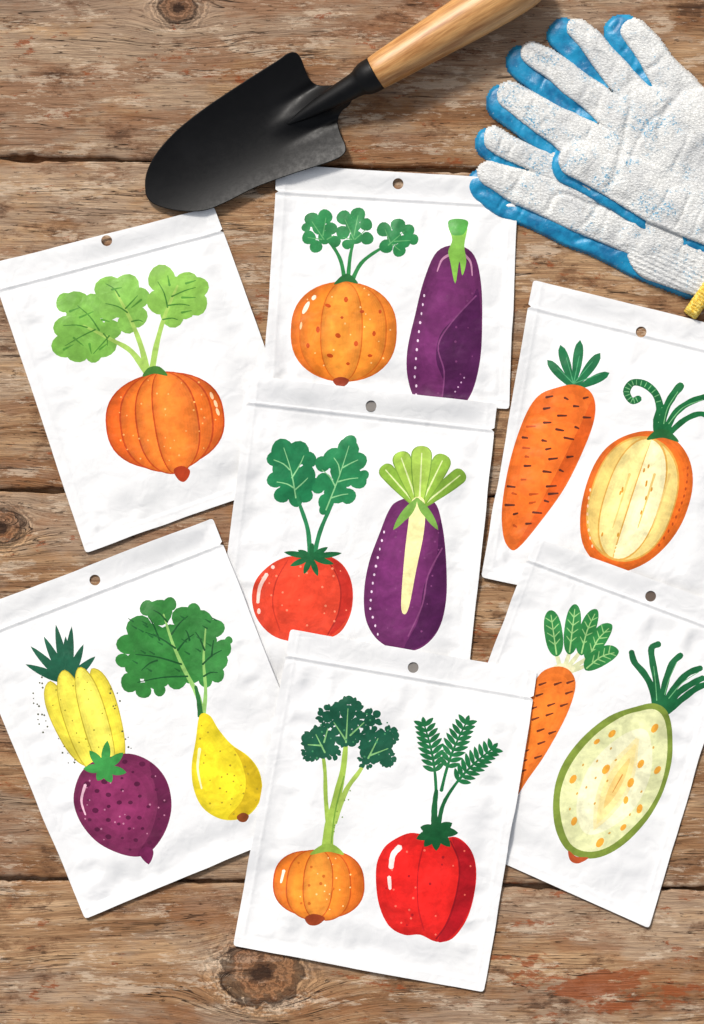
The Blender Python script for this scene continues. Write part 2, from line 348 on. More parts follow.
c.line((134,70,118),[(442,548),(428,575),(422,605),(408,636)],1.5)
c.spk((130,66,116),eb,16,.7,1.2,5)
for k in range(13): c.dot((232,206,226),384-14*math.sin(min(1,k/9)*1.4)+(k>9)*(k-9)*2.5,532+k*8.5,c.r.uniform(.8,1.3),1.5)
for (x,y,w_,cc) in ((382,466,14,(140,182,64)),(464,472,14,(132,174,60)),(399,452,17,(160,196,76)),(445,455,17,(148,188,68)),(422,446,19,(170,204,84))):
    c.paddle(cc,419,508,x,y,w_,.3,(222,234,166),0,0,2.2,(122,160,58))
c.poly((240,230,166),cr([(412,500),(424,500),(424,530),(416,570),(409,606),(404,614),(401,604),(404,560),(408,525)],True,4))
for e_ in ((393,530),(402,522),(438,530),(430,520)): c.petal((120,166,72),417,498,e_[0],e_[1],8)
# --- D
d=D.to("printed_carrot")
for e_,w_ in (((547,360),8),((609,373),8),((560,345),9),((600,353),9),((580,340),9)): d.petal((30,112,68),573,390,e_[0],e_[1],w_+1,0,1.6,None,.5)
for e_ in ((557,368),(566,358),(579,356),(592,362),(600,374)): d.line((80,160,110),[(573,384),e_],1.0,.6,2)
bd=d.body((236,112,38),[(556,388),(574,385),(590,392),(595,410),(588,438),(566,485),(540,522),(519,547),(510,549),(503,535),(502,505),(510,460),(524,418),(538,396)],4,.12,-.1,0,.10)
d.blob((222,94,28),[(592,400),(594,415),(584,446),(560,492),(534,528),(516,548),(534,515),(560,465),(580,425)])
pl=[]
for k in range(400):
    x=d.r.uniform(506,590); y=d.r.uniform(396,538)
    if len(pl)>38: break
    if any(abs(x-u)<13 and abs(y-v)<7 for u,v in pl) or not winding(np.array([[x-6,y],[x+6,y]]),bd).all(): continue
    pl.append((x,y)); l=d.r.uniform(1.6,5.0); d.line((92,42,28) if d.r.random()<.8 else (190,80,28),[(x-l,y-d.r.uniform(-1,1.4)),(x+l,y+d.r.uniform(-.6,1.2))],2.6,1.6,2)
d.to("printed_gourd")
gc=(26,104,56); lc=(120,184,124)
def curl(pts,w0,w1):
    d.line(gc,pts,w0,w1); p=cr(pts,False,6); dd=np.gradient(p,axis=0); dd/=np.linalg.norm(dd,axis=1)[:,None]+1e-9
    for i in range(2,len(p)-1,2):
        nn=np.array([-dd[i][1],dd[i][0]]); d.line(lc,[p[i]-nn*w0*.3,p[i]+nn*w0*.3],.9,.7,2)
curl([(658,436),(660,415),(656,396),(645,385),(632,383),(626,392),(631,401),(638,399)],8,6.5)
d.line(gc,[(660,434),(664,412),(672,396),(680,386)],7,8); d.line(gc,[(664,434),(674,414),(690,402),(708,396)],7,6); d.line(gc,[(668,434),(684,420),(700,414),(712,420)],6,5); d.line(gc,[(656,434),(655,420),(660,404)],6,4)
d.line(lc,[(663,424),(667,408),(677,392)],1,.7); d.line(lc,[(668,424),(682,408),(702,400)],1,.7)
ob=d.body((224,106,32),[(622,437),(648,431),(672,438),(688,458),(692,485),(684,517),(668,543),(645,563),(618,572),(596,563),(582,543),(580,512),(588,478),(602,452)],3,.05,0,0,.12)
for bend,w_,cc in ((-29,24,(244,216,132)),(29,24,(238,204,116)),(13,28,(247,225,148)),(-13,28,(252,240,186))):
    d.petal((222,168,76),652,438,612,560,w_+2.6,bend,1.0,None,.6,25)
    for i in range(4): d.petal([k*(.97+.025*i) for k in cc],651,440+3*i,613,558-4*i,w_*(1-.22*i),bend,1.0,None,.6,21)
for off in (-13,12,27): d.line((238,202,120),[(634+off+8,474),(634+off,500),(634+off-9,528)],2.6,1.0,3)
for k in range(12):
    t=d.r.random(); d.dot((212,148,50),640-18*t+d.r.uniform(-23,24),466+70*t,1.0,2.4,14)
for k in range(12): d.dot((182,74,26),687-(k/12.)**2*34,468+k*7,1,1.8,10)
for k in range(8): d.dot((252,206,160),587+ (k-3)**2*.3,490+k*8,1.0,1.8)
d.blob((34,100,50),[(646,440),(656,430),(668,431),(678,442),(662,438)])
# --- E
e=E.to("printed_squash")
for e_ in ((26,664),(31,646),(44,636),(56,624),(72,626),(84,644),(96,656),(40,654),(66,636)): e.petal((28,88,64),68,682,e_[0],e_[1],9,0,.8)
YE=(192,172,44)
for (x0,y0,x,y,w_,bn,cc) in ((50,682,92,764,23,4,(230,214,68)),(93,669,117,770,23,-4,(228,210,64)),(64,671,99,772,26,2,(240,224,80)),(80,668,110,774,24,-1,(243,229,92))):
    e.petal(YE,x0,y0-1,x,y+1,w_+2.2,bn,1.0,None,.6,21)
    for i in range(4): e.petal([k*(.96+.04*i) for k in cc],x0,y0+2*i,x,y-3*i,w_*(1-.2*i),bn,1.0,None,.6,21)
bd=cr([(48,690),(62,676),(90,672),(102,690),(116,725),(122,750),(108,768),(84,756),(56,725)])
e.spk((150,140,40),bd,20,.5,.9,3)
kk=0
while kk<46:
    x=e.r.uniform(26,140); y=e.r.uniform(676,776)
    if winding(np.array([[x-4,y],[x+4,y]]),bd).any() or np.min(np.hypot(bd[:,0]-x,bd[:,1]-y))>15: continue
    kk+=1; e.dot((84,86,56),x,y,e.r.uniform(.6,1.1))
e.to("printed_beet")
bd=e.body((124,42,84),[(108,757),(130,753),(152,762),(167,780),(172,805),(166,830),(152,850),(138,856),(118,852),(96,840),(80,820),(74,798),(80,775),(92,762)],4,.13,-.15,-.1,.14)
e.blob((100,28,68),[(150,762),(167,782),(171,806),(164,832),(150,850),(138,854),(152,830),(158,800)])
e.spk((88,24,60),bd,40,1.2,2.9,5,1.25); e.spk((190,124,152),bd,22,.6,1.1,5)
e.line((236,190,206),[(86,784),(82,800),(86,814)],3,1.5)
e.petal((112,34,78),146,846,149,864,14,0,.6)
for e_ in ((84,768),(90,750),(108,740),(124,752),(127,772),(98,780),(112,782)): e.petal((60,148,70),105,768,e_[0],e_[1],9)
e.to("printed_pear")
PL=(52,126,56)
e.clump(PL,[(160,612,13),(170,604,7),(148,608,8),(184,618,12),(140,628,13),(152,642,19),(127,644,10),(123,660,7),(140,664,15),(131,682,10),(144,690,8),(158,674,15),(160,690,6),(176,650,26),(192,668,15),(177,678,11)])
e.clump((58,132,62),[(202,622,12),(216,628,9),(200,640,17),(223,648,9),(216,660,12),(217,674,8),(194,610,7),(204,664,14),(206,680,7),(229,640,4)])
e.line((146,194,106),[(203,716),(198,695),(184,668),(172,640),(164,614)],6,1.6)
e.line((146,194,106),[(204,714),(206,690),(204,660),(206,628)],4.5,1.4)
for c_,e_ in (((176,648),(146,632)),((182,664),(136,654)),((188,676),(138,682)),((172,634),(188,616)),((178,650),(194,634)),((203,664),(222,650)),((205,650),(196,632)),((204,676),(218,672)),((168,622),(154,610)),((160,640),(150,618)),((158,660),(142,670)),((190,640),(186,630)),((212,656),(214,640))): e.line((26,82,40),[c_,((c_[0]+e_[0])/2,(c_[1]+e_[1])/2-2),e_],2.0,.8,3)
for k in range(22):
    x=e.r.uniform(130,218); y=e.r.uniform(618,678); e.line((34,96,46),[(x,y),(x-5,y-3)],2.0,.7,2)
e.line((44,106,52),[(201,716),(199,700),(196,686)],6,3)
bd=e.body((238,216,40),[(200,715),(210,715),(219,729),(232,744),(249,756),(260,772),(262,794),(253,811),(238,819),(220,818),(203,807),(194,788),(192,765),(196,740)],4,.13,-.15,.0,.07)
e.blob((210,178,26),[(234,747),(250,758),(260,775),(261,795),(252,810),(238,818),(228,817),(242,800),(246,780),(241,760)])
e.spk((180,154,34),bd,28,.6,1.2,4); e.line((254,250,190),[(200,748),(198,768),(202,788)],3,1.5)
e.blob((140,72,34),[(237,816),(243,812),(249,815),(246,821),(240,821)])
# --- F
f=Fk.to("printed_carrot")
for e_ in ((551,640),(572,640),(586,642),(598,650),(594,662)): f.line((226,228,180),[(561,674),((561+e_[0])/2+1,(674+e_[1])/2),e_],5,3,3)
for (x0,y0,x,y,w_,bn) in ((556,654,550,610,18,0),(569,652,575,604,16,0),(581,653,596,609,16,-2),(588,659,611,624,17,-3),(586,668,618,650,18,-3)):
    ax_=np.array([x-x0,y-y0],float); L_=np.linalg.norm(ax_); ax_/=L_; nn_=np.array([-ax_[1],ax_[0]])
    f.petal((48,130,66),x0-ax_[0]*2,y0-ax_[1]*2,x,y,w_,bn,1.0,None,.55,21)
    f.line((164,210,134),[(x0,y0),(x0+ax_[0]*L_*.5+nn_[0]*bn,y0+ax_[1]*L_*.5+nn_[1]*bn),(x-ax_[0]*5,y-ax_[1]*5)],1.5,.8,3)
    for j in range(4):
        u=.22+.17*j; q_=np.array([x0,y0])+ax_*L_*u+nn_*bn*.8; hw=w_*.5*math.sqrt(1-abs(2*u-1)**2.5)
        for sg in (-1,1): f.line((150,200,126),[q_,q_+ax_*5+nn_*sg*hw*.7],1.3,.7,2)
f.blob((236,234,190),[(549,670),(561,663),(575,668),(562,677)])
bd=f.body((240,122,42),[(541,672),(557,666),(570,671),(575,686),(566,715),(546,752),(528,778),(512,800),(500,790),(505,760),(520,715),(530,690)],3,.12,-.1,0,.1)
pl=[]
for k in range(300):
    x=f.r.uniform(520,572); y=f.r.uniform(680,785)
    if len(pl)>18: break
    if any(abs(x-u)<11 and abs(y-v)<9 for u,v in pl) or not winding(np.array([[x-5,y],[x+5,y]]),bd).all(): continue
    pl.append((x,y)); f.line((110,52,30),[(x-3.5,y+1.2),(x+3.5,y-1.2)],2.4,1.3,2)
f.to("printed_melon")
gc2=(28,100,58)
for p in ([(655,712),(652,690),(644,674),(634,662),(631,652)],[(657,711),(656,685),(652,662),(651,648),(658,644)],[(659,711),(664,685),(671,664),(680,655)],[(661,712),(672,690),(686,674),(700,668)],[(663,714),(680,700),(696,688),(706,684)],[(662,712),(676,694),(690,684),(702,678)]): f.line(gc2,p,7,6)
for p in ([(656,700),(655,685),(653,666)],[(664,694),(668,680),(676,662)],[(668,698),(682,682),(698,672)]): f.line((110,176,120),p,1,.6)
ob=f.blob((128,148,60),[(636,706),(654,703),(667,712),(672,736),(670,768),(658,802),(638,830),(614,850),(590,858),(568,851),(555,828),(553,796),(561,766),(581,738),(608,716)])
ib=f.blob((228,230,174),[(638,711),(654,709),(664,720),(667,746),(663,777),(651,805),(630,829),(608,846),(587,851),(570,843),(561,820),(560,792),(571,763),(594,735),(620,717)])
f.blob((240,238,198),[(640,728),(650,740),(650,774),(632,810),(600,832),(582,830),(576,804),(588,768),(614,740)])
f.petal((244,230,172),637,738,593,830,30,0,1.0,None,.9,11); f.petal((248,228,156),635,744,596,824,22,0,1.0,None,.9,11); f.petal((244,208,126),629,758,603,808,10)
f.line((214,150,66),[(622,774),(612,792)],1.4,.8,2)
pl=[]
for k in range(900):
    x=f.r.uniform(565,662); y=f.r.uniform(722,842)
    if len(pl)>26: break
    if not winding(np.array([[x-5,y],[x+5,y],[x,y-6],[x,y+6]]),ib).all() or any(math.hypot(x-u,y-v)<11 for u,v in pl): continue
    if abs((x-615)+(y-784)*.5)<9: continue
    pl.append((x,y)); z_=f.r.random(); sz=f.r.uniform(3.2,5.6) if z_<.65 else 1.6
    f.dot((238,168,60) if z_<.65 else (212,164,74),x,y,sz*.6,sz,f.r.uniform(10,50))
f.blob((190,84,44),[(568,850),(576,856),(588,857),(578,863),(570,860)])
# --- G
g=G.to("printed_squash")
PG=(26,86,62)
g.line((160,190,80),[(327,856),(329,830),(336,800),(343,770),(346,742)],13,4); g.line((160,190,80),[(330,840),(326,800),(325,770),(322,748)],5,3)
g.line((172,200,92),[(334,822),(346,790),(360,770),(370,752)],6,3); g.line((120,160,60),[(331,846),(335,812),(344,776)],1.5)
def parsley(cx,cy,R,n):
    cs=[(cx,cy,R*.5)]
    for k in range(n):
        t=2*math.pi*k/n+g.r.uniform(-.2,.2); q=R*g.r.uniform(.62,.8); cs.append((cx+q*math.cos(t),cy+q*math.sin(t),R*g.r.uniform(.24,.34)))
    g.clump(PG,cs)
    for k in range(n):
        t=2*math.pi*k/n+.3; g.petal(PG,cx+R*.5*math.cos(t),cy+R*.5*math.sin(t),cx+R*1.08*math.cos(t),cy+R*1.08*math.sin(t),R*.34)
for (x,y,R,n) in ((319,742,17,9),(328,716,12,7),(348,712,16,9),(346,733,14,8),(370,720,12,7),(376,746,17,9),(388,736,11,7),(310,752,9,6),(387,758,9,7),(366,760,9,6),(360,736,8,6),(333,752,8,6)): parsley(x,y,R,n)
for (x0,y0,x1,y1) in ((325,752,316,734),(346,742,348,708),(368,758,378,738),(346,740,334,722),(370,755,388,748),(350,735,364,722),(322,745,308,744),(324,742,328,728)): g.line((130,184,116),[(x0,y0),(x1,y1)],1.8,.8,2)
for k in range(18):
    x=g.r.uniform(312,390); y=g.r.uniform(710,758); g.dot((66,136,92),x,y,g.r.uniform(.7,1.2))
sil=cr([(318,852),(336,850),(350,860),(358,876),(358,892),(348,908),(336,914),(318,915),(300,914),(288,904),(279,890),(279,874),(288,860),(300,852)])
g.lobes(312,851,305,914,[(18,32,(232,122,38))],(194,82,24),3.0)
g.lobes(327,851,331,916,[(-18,32,(228,114,34))],(194,82,24),3.0)
g.lobes(316,850,309,918,[(9,32,(241,138,44))],(198,88,26),2.8)
g.lobes(324,850,326,919,[(-9,32,(237,132,42))],(198,88,26),2.8)
g.lobes(320,850,316,917,[(0,28,(246,152,56))],(204,92,28),2.4)
g.spk((252,210,140),sil,16,.6,1.1,5); g.spk((214,112,36),sil,8,1,1.8,6)
g.line((255,242,220),[(284,870),(281,882)],3.2,2)
g.blob((158,66,32),[(305,917),(314,913),(325,917),(318,924),(309,924)])
g.blob((146,178,70),[(310,854),(322,844),(334,844),(344,854),(328,851)])
for k in range(9): g.dot((120,150,60),340+g.r.uniform(-12,14),800+g.r.uniform(-16,40),.8)
g.to("printed_pepper")
FG=(30,110,62)
def frond(x0,y0,x1,y1,bend,n=9,l=16):
    t=np.linspace(0,1,9); ax=np.array([x1-x0,y1-y0],float); L=np.linalg.norm(ax); ax/=L; nn=np.array([-ax[1],ax[0]])
    pt=lambda u: np.array([x0,y0])+ax*L*u+nn*bend*math.sin(math.pi*u)
    g.line(FG,[pt(u) for u in t],3.4,1.6,2)
    for k in range(n):
        u=.34+.64*k/(n-1); q=pt(u)
        for sg in (-1,1):
            v=ax*.55+nn*sg*.83; ll=l*(1-.4*abs(k/(n-1)-.4)); p2=q+v*ll; g.petal(FG,q[0],q[1],p2[0],p2[1],5.0,0,.85)
    q=pt(1); p2=q+ax*8; g.petal(FG,q[0],q[1],p2[0],p2[1],4.5,0,.85)
frond(436,795,424,724,3); frond(441,790,466,722,-3); frond(444,800,492,748,-4)
g.line((24,92,50),[(435,830),(434,810),(436,790)],8,4); g.line((24,92,50),[(438,825),(442,806),(448,794)],5,3)
bd=g.body((222,34,30),[(392,840),(410,832),(428,835),(440,838),(456,836),(470,848),(476,868),(474,895),(466,920),(452,938),(436,941),(420,934),(404,934),(388,924),(378,900),(376,868),(382,850)],4,.13,-.2,-.08,.10)
g.blob((176,20,30),[(452,837),(470,848),(475,870),(473,897),(464,920),(450,937),(438,940),(450,912),(458,880),(457,855)])
g.line((150,16,28),[(450,840),(459,862),(457,890),(448,920),(436,938)],1.6)
g.line((196,26,30),[(424,842),(418,870),(418,905),(424,930)],1.4)
g.spk((244,110,90),bd,18,.7,1.3,5); g.spk((176,22,30),bd,10,1,1.8,6)
g.line((255,228,220),[(400,846),(393,854),(391,866)],6,5); g.line((255,228,220),[(389,876),(390,888)],4,3)
for e_ in ((416,838),(424,846),(436,850),(450,846),(458,832),(420,826),(452,822)): g.petal((22,86,46),436,830,e_[0],e_[1],10,0,.9)
g.clump((22,86,46),[(436,829,8)])
# ------------------------------------------------------------- stacking and packet meshes
GX0,GY0,ST=-90,120,2.0; NX,NY=460,460
gx=GX0+np.arange(NX)*ST; gy=GY0+np.arange(NY)*ST
GXX,GYY=np.meshgrid(gx,gy,indexing='ij'); H=np.zeros((NX,NY))
def homog(c,w,h):
    src=[(0,0),(w,0),(w,h),(0,h)]; Aa=[];bb=[]
    for (x,y),(u,v) in zip(c,src):
        Aa.append([x,y,1,0,0,0,-u*x,-u*y]); bb.append(u); Aa.append([0,0,0,x,y,1,-v*x,-v*y]); bb.append(v)
    s_=np.linalg.solve(np.array(Aa,float),np.array(bb,float)); return np.append(s_,1).reshape(3,3)
def app(Hm,x,y):
    w=Hm[2,0]*x+Hm[2,1]*y+Hm[2,2]; return (Hm[0,0]*x+Hm[0,1]*y+Hm[0,2])/w,(Hm[1,0]*x+Hm[1,1]*y+Hm[1,2])/w
def maxf(a,r):
    o=a.copy()
    for k in range(-r,r+1): o=np.maximum(o,np.roll(a,k,0))
    q=o.copy()
    for k in range(-r,r+1): q=np.maximum(q,np.roll(o,k,1))
    return q
def blur(a,sg):
    r=int(sg*3); k=np.exp(-.5*(np.arange(-r,r+1)/sg)**2); k/=k.sum(); o=np.zeros_like(a)
    for i,w in enumerate(k): o+=w*np.roll(a,i-r,0)
    q=np.zeros_like(a)
    for i,w in enumerate(k): q+=w*np.roll(o,i-r,1)
    return q
def samp(a,x,y):
    fx=np.clip((x-GX0)/ST,0,NX-2.001); fy=np.clip((y-GY0)/ST,0,NY-2.001); i=fx.astype(int); j=fy.astype(int); fx=fx-i; fy=fy-j
    return (a[i,j]*(1-fx)+a[i+1,j]*fx)*(1-fy)+(a[i,j+1]*(1-fx)+a[i+1,j+1]*fx)*fy
def build(pk,seed):
    global H
    c=[np.array(q,float) for q in pk.c]
    w=(np.linalg.norm(c[1]-c[0])+np.linalg.norm(c[2]-c[3]))/2; h=(np.linalg.norm(c[3]-c[0])+np.linalg.norm(c[2]-c[1]))/2
    Hm=homog(c,w,h); Hi=np.linalg.inv(Hm)
    Dr=blur(maxf(H,5),5.0)+.15
    def thick(x,y):
        A_,B_=app(Hm,x,y); ea=np.minimum(A_,w-A_); eb=h-B_
        s_=sstep(9,52,ea)*sstep(30,80,B_)*sstep(9,48,eb)
        t=.9+5.6*s_
        inn=sstep(8,18,ea)*sstep(28,38,B_)*sstep(8,18,eb)
        t=t+inn*(1.5*(vnoise(x*.028,y*.028,seed)-.5)+1.3*(vnoise((A_+B_*.6)*.03,(B_-A_*.6)*.012,seed+3)-.5)*1.2+.4*(vnoise(x*.07,y*.07,seed+4)-.5))
        pa=np.exp(-((ea-24)/13)**2)*sstep(30,60,B_); t=t+pa*2.8*(vnoise(B_*.08,A_*.012,seed+5)-.4)*inn
        pb=np.exp(-((B_-48)/16)**2); t=t+pb*3.0*(vnoise(A_*.07,B_*.015,seed+6)-.4)*inn
        pc=np.exp(-((eb-24)/13)**2); t=t+pc*2.8*(vnoise(A_*.08,B_*.012,seed+7)-.4)*inn
        edge=np.minimum(np.minimum(ea,eb),B_)
        t=t+ (1-sstep(0,26,edge))*(3.6*vnoise(x*.014,y*.014,seed+9)+.8)
        # film never sinks below what it lies on
        t=1.0+np.logaddexp(0,(t-1.0)*2.5)/2.5
        t=t+.8*np.exp(-((B_-27)/1.3)**2)-.55*np.exp(-((B_-31)/1.5)**2)
        t=t+.24*np.exp(-((ea-9)/1.4)**2)+.24*np.exp(-((eb-9)/1.4)**2)
        return t
    def top(x,y): return samp(Dr,x,y)+thick(x,y)
    out=[]
    R=3.0
    def seg(p,q,st=4.0):
        p=np.array(p,float); q=np.array(q,float); n=max(2,int(np.linalg.norm(q-p)/st)); return [tuple(p+(q-p)*k/n) for k in range(n)]
    nb=27
    out+=[(.8,.8)]+seg((R,0),(w-R,0))+[(w-R,0),(w-.8,.8)]
    out+=seg((w,R),(w,nb-2))+[(w,nb-2),(w-3,nb),(w,nb+2)]+seg((w,nb+2),(w,h-R))[1:]+[(w,h-R),(w-.8,h-.8)]
    out+=seg((w-R,h),(R,h))+[(R,h),(.8,h-.8)]
    out+=seg((0,h-R),(0,nb+2))+[(0,nb+2),(3,nb),(0,nb-2)]+seg((0,nb-2),(0,R))[1:]+[(0,R)]
    out=np.array(out); ox,oy=app(Hi,out[:,0],out[:,1])
    wv=.7*(vnoise(ox*.03,oy*.03,seed+20)-.5)*2; ox=ox+wv; oy=oy+wv*.7
    outl=np.stack([ox,oy],1)
    hx,hy=pk.hole; nh=28; hole=np.array([(hx+5.4*math.cos(2*math.pi*k/nh),hy+5.4*math.sin(2*math.pi*k/nh)) for k in range(nh)])
    verts=[];edges=[]
    def ring(p):
        b=len(verts)
        for q in p: verts.append(Vector((q[0],q[1])))
        n=len(p)
        for k in range(n): edges.append((b+k,b+(k+1)%n))
    ring(outl); ring(hole)
    for (_,p,_c) in pk.arts: ring(p+.001*np.sin(p[:,::-1]*13))
    ip=[]
    aa=np.arange(4.5,w-3,4.0); bb=np.arange(4.5,h-3,4.0)
    for i,a_ in enumerate(aa):
        for j,b_ in enumerate(bb): ip.append((a_+(2 if j%2 else 0),b_))
    for a_ in np.arange(4,w-3,3.0):
        for b_ in (24.3,25.8,27,28.2,29.7,31.6,33.4): ip.append((a_,b_+.07))
        for b_ in (h-10.2,h-9,h-7.8): ip.append((a_,b_))
    for b_ in np.arange(5,h-12,3.3):
        for a_ in (7.8,9,10.2,w-10.2,w-9,w-7.8): ip.append((a_,b_+.05))
    ip=np.array(ip); ip=ip[(ip[:,0]<w-2.5)&(ip[:,1]<h-2.5)]; ix,iy=app(Hi,ip[:,0],ip[:,1])
    for x,y in zip(ix,iy): verts.append(Vector((x,y)))
    r=delaunay_2d_cdt(verts,edges,[],0,1e-4,False)
    vo=np.array([(v[0],v[1]) for v in r[0]]); tri=np.array([t for t in r[2] if len(t)==3])
    cen=vo[tri].mean(1)
    own=np.full(len(tri),-1); colr=np.ones((len(tri),4))
    keep=winding(cen,outl)&~winding(cen,hole)
    names=[]; 
    for (nm,p,cc) in pk.arts:
        if nm not in names: names.append(nm)
        lo=p.min(0)-.1; hi=p.max(0)+.1
        idx=np.where((cen[:,0]>lo[0])&(cen[:,0]<hi[0])&(cen[:,1]>lo[1])&(cen[:,1]<hi[1]))[0]
        if len(idx)==0: continue
        ins=idx[winding(cen[idx],p)]; own[ins]=names.index(nm); colr[ins]=cc
    z=top(vo[:,0],vo[:,1]); e_=.6
    dzx=(top(vo[:,0]+e_,vo[:,1])-top(vo[:,0]-e_,vo[:,1]))/(2*e_); dzy=-(top(vo[:,0],vo[:,1]+e_)-top(vo[:,0],vo[:,1]-e_))/(2*e_)
    Nn=np.stack([-dzx,-dzy,np.ones_like(z)],1); Nn/=np.linalg.norm(Nn,axis=1)[:,None]
    cx=sum(q[0] for q in pk.c)/4; cy=sum(q[1] for q in pk.c)/4; org=np.array([WX(cx),WY(cy),0.0])
    P3=np.stack([WX(vo[:,0]),WY(vo[:,1]),z*S],1)-org
    ar=np.cross(P3[tri[:,1]]-P3[tri[:,0]],P3[tri[:,2]]-P3[tri[:,0]])[:,2]
    tri[ar<0]=tri[ar<0][:,::-1]; keep&=np.abs(ar)>1e-16
    def mk(name,sel,mat,colors=None,walls=False):
        tt=tri[sel]; u,inv=np.unique(tt,return_inverse=True); inv=inv.reshape(tt.shape)
        V=P3[u]; NV=Nn[u]; F=[tuple(int(k) for k in q) for q in inv]
        if walls:
            base=len(V)
            VV=[];NN=[]
            for rg,sgn in ((outl,1),(hole,-1)):
                n=len(rg); zt=top(rg[:,0],rg[:,1]); c0=rg.mean(0)
                b=base+len(VV)
                for k in range(n):
                    dn=(rg[k]-c0)*sgn; dn=dn/np.linalg.norm(dn); 
                    VV.append((WX(rg[k,0])-org[0],WY(rg[k,1])-org[1],zt[k]*S)); NN.append((dn[0],-dn[1],0))
                for k in range(n):
                    dn=(rg[k]-c0)*sgn; dn=dn/np.linalg.norm(dn)
                    VV.append((WX(rg[k,0])-org[0],WY(rg[k,1])-org[1],(zt[k]-.6)*S)); NN.append((dn[0],-dn[1],0))
                for k in range(n):
                    k2=(k+1)%n; F.append((b+k,b+n+k,b+n+k2,b+k2))
            ob=base+len(VV); kk=tri[keep]; uu,iv=np.unique(kk,return_inverse=True); iv=iv.reshape(kk.shape)
            low=P3[uu].copy(); A2,B2=app(Hm,vo[uu,0],vo[uu,1]); ed=np.minimum(np.minimum(A2,w-A2),np.minimum(B2,h-B2)); f_=sstep(2,24,ed)
            zb=np.minimum((samp(Dr,vo[uu,0],vo[uu,1])+.02)*f_+(z[uu]-.6)*(1-f_),z[uu]-.4); low[:,2]=zb*S
            V=np.concatenate([V,np.array(VV),low]); NV=np.concatenate([NV,np.array(NN),np.tile([0,0,-1.0],(len(uu),1))])
            F+= [tuple(int(ob+k) for k in q[::-1]) for q in iv]
        me=bpy.data.meshes.new(name); me.from_pydata([tuple(q) for q in V],[],F)
        me.polygons.foreach_set("use_smooth",[True]*len(F))
        if colors is not None:
            ca=me.color_attributes.new("Col",'FLOAT_COLOR','CORNER'); ca.data.foreach_set("color",np.repeat(colors[sel],3,axis=0).ravel())
        me.materials.append(mat)
        me.normals_split_custom_set_from_vertices([tuple(q) for q in NV])
        o=bpy.data.objects.new(name,me); col.objects.link(o); return o
    po=mk("seed_packet",keep&(own<0),FILM,None,True); po.location=tuple(org)
    po["label"]=pk.label; po["category"]="seed packet"; po["group"]="seed packets spread on the wooden table"
    for i,nm in enumerate(names):
        o=mk(nm,keep&(own==i),INK,colr); o.parent=po
    if pk.hm:  # disc set inside the punched hole; its dark colour paints the hole's shade
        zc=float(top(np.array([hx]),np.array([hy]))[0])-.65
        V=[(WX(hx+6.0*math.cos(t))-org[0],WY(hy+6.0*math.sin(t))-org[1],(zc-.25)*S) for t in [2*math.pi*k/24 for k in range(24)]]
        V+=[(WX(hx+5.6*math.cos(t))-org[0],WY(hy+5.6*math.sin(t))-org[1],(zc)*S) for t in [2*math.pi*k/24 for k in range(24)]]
        me=bpy.data.meshes.new("hole_shade_disc"); me.from_pydata(V,[],[tuple(range(24,48))[::-1]]+[(k,24+k,24+(k+1)%24,(k+1)%24) for k in range(24)]); me.materials.append(pk.hm)
        o=bpy.data.objects.new("hole_shade_disc",me); col.objects.link(o); o.parent=po
    mask=winding(np.stack([GXX.ravel(),GYY.ravel()],1),outl).reshape(NX,NY)
    tp=top(GXX.ravel(),GYY.ravel()).reshape(NX,NY); H=np.where(mask,np.maximum(H,tp),H)
for i,pk in enumerate((A,B,D,C,E,Fk,G)): build(pk,i*5+2)
# ------------------------------------------------------------- generic objects
def empty(name,x,y,label,cat):
    o=bpy.data.objects.new(name,None); o.empty_display_size=.02; o.location=(WX(x),WY(y),0); col.objects.link(o); o["label"]=label; o["category"]=cat; return o
def attach(o,p): o.parent=p; o.matrix_parent_inverse=Matrix.Translation(-Vector(p.location))
def meshobj(name,V,F,mat,parent):
    me=bpy.data.meshes.new(name); me.from_pydata(V,[],F); me.polygons.foreach_set("use_smooth",[True]*len(F)); me.materials.append(mat)
    o=bpy.data.objects.new(name,me); col.objects.link(o); attach(o,parent); return o
def PX(x,y,z):
    k=(HC-z*S)/HC; return (WX(x)*k,WY(y)*k,z*S)
# ---- trowel
def black_mat():
    m=NT("black_enamelled_steel"); P,X,Y,Z=m.pos()
    n=m.noise(P,.02,3,.5)
    m.l.new(m.mix(m.mr(n,.45,.75),lin((12,12,13)),lin((20,20,21))),m.b.inputs["Base Color"])
    e=m.noise(P,.2,5,.65)
    m.l.new(m.mr(e,.3,.7,.38,.48),m.b.inputs["Roughness"]); m.b.inputs["Specular IOR Level"].default_value=.22; m.bump(m.noise(P,.5,2,.5),.06,.0003); return m.mat
def handle_mat():
    m=NT("varnished_light_wood"); P,X,Y,Z=m.pos(True)
    n=m.noise(m.comb(m.M('MULTIPLY',X,.012),m.M('MULTIPLY',Y,.14),m.M('MULTIPLY',Z,.14)),1,5,.6)
    n2=m.noise(m.comb(m.M('MULTIPLY',X,.05),m.M('MULTIPLY',Y,.9),m.M('MULTIPLY',Z,.9)),1,3,.6)
    c=m.mix(m.mr(n,.32,.68),lin((222,170,108)),lin((172,114,60))); c=m.mix(1.0,c,m.grey(m.mr(n2,.3,.7,.84,1.08)),'MULTIPLY')
    m.l.new(c,m.b.inputs["Base Color"]); m.b.inputs["Roughness"].default_value=.4; m.bump(n2,.15,.0004); return m.mat
BLK=black_mat(); HW=handle_mat()
tr=empty("garden_trowel",260,120,"black steel garden trowel with light wooden handle","trowel")
ol=cr([(146,190),(147,174),(156,155),(176,132),(206,108),(245,82),(278,61),(288,54),(295,53),(300,58),(304,68),(309,79),(319,86),(344,86),(352,94),(349,104),(341,111),(337,121),(340,134),(345,146),(343,154),(330,161),(290,174),(255,187),(225,202),(203,210),(178,210),(158,205),(149,199)],True,5)
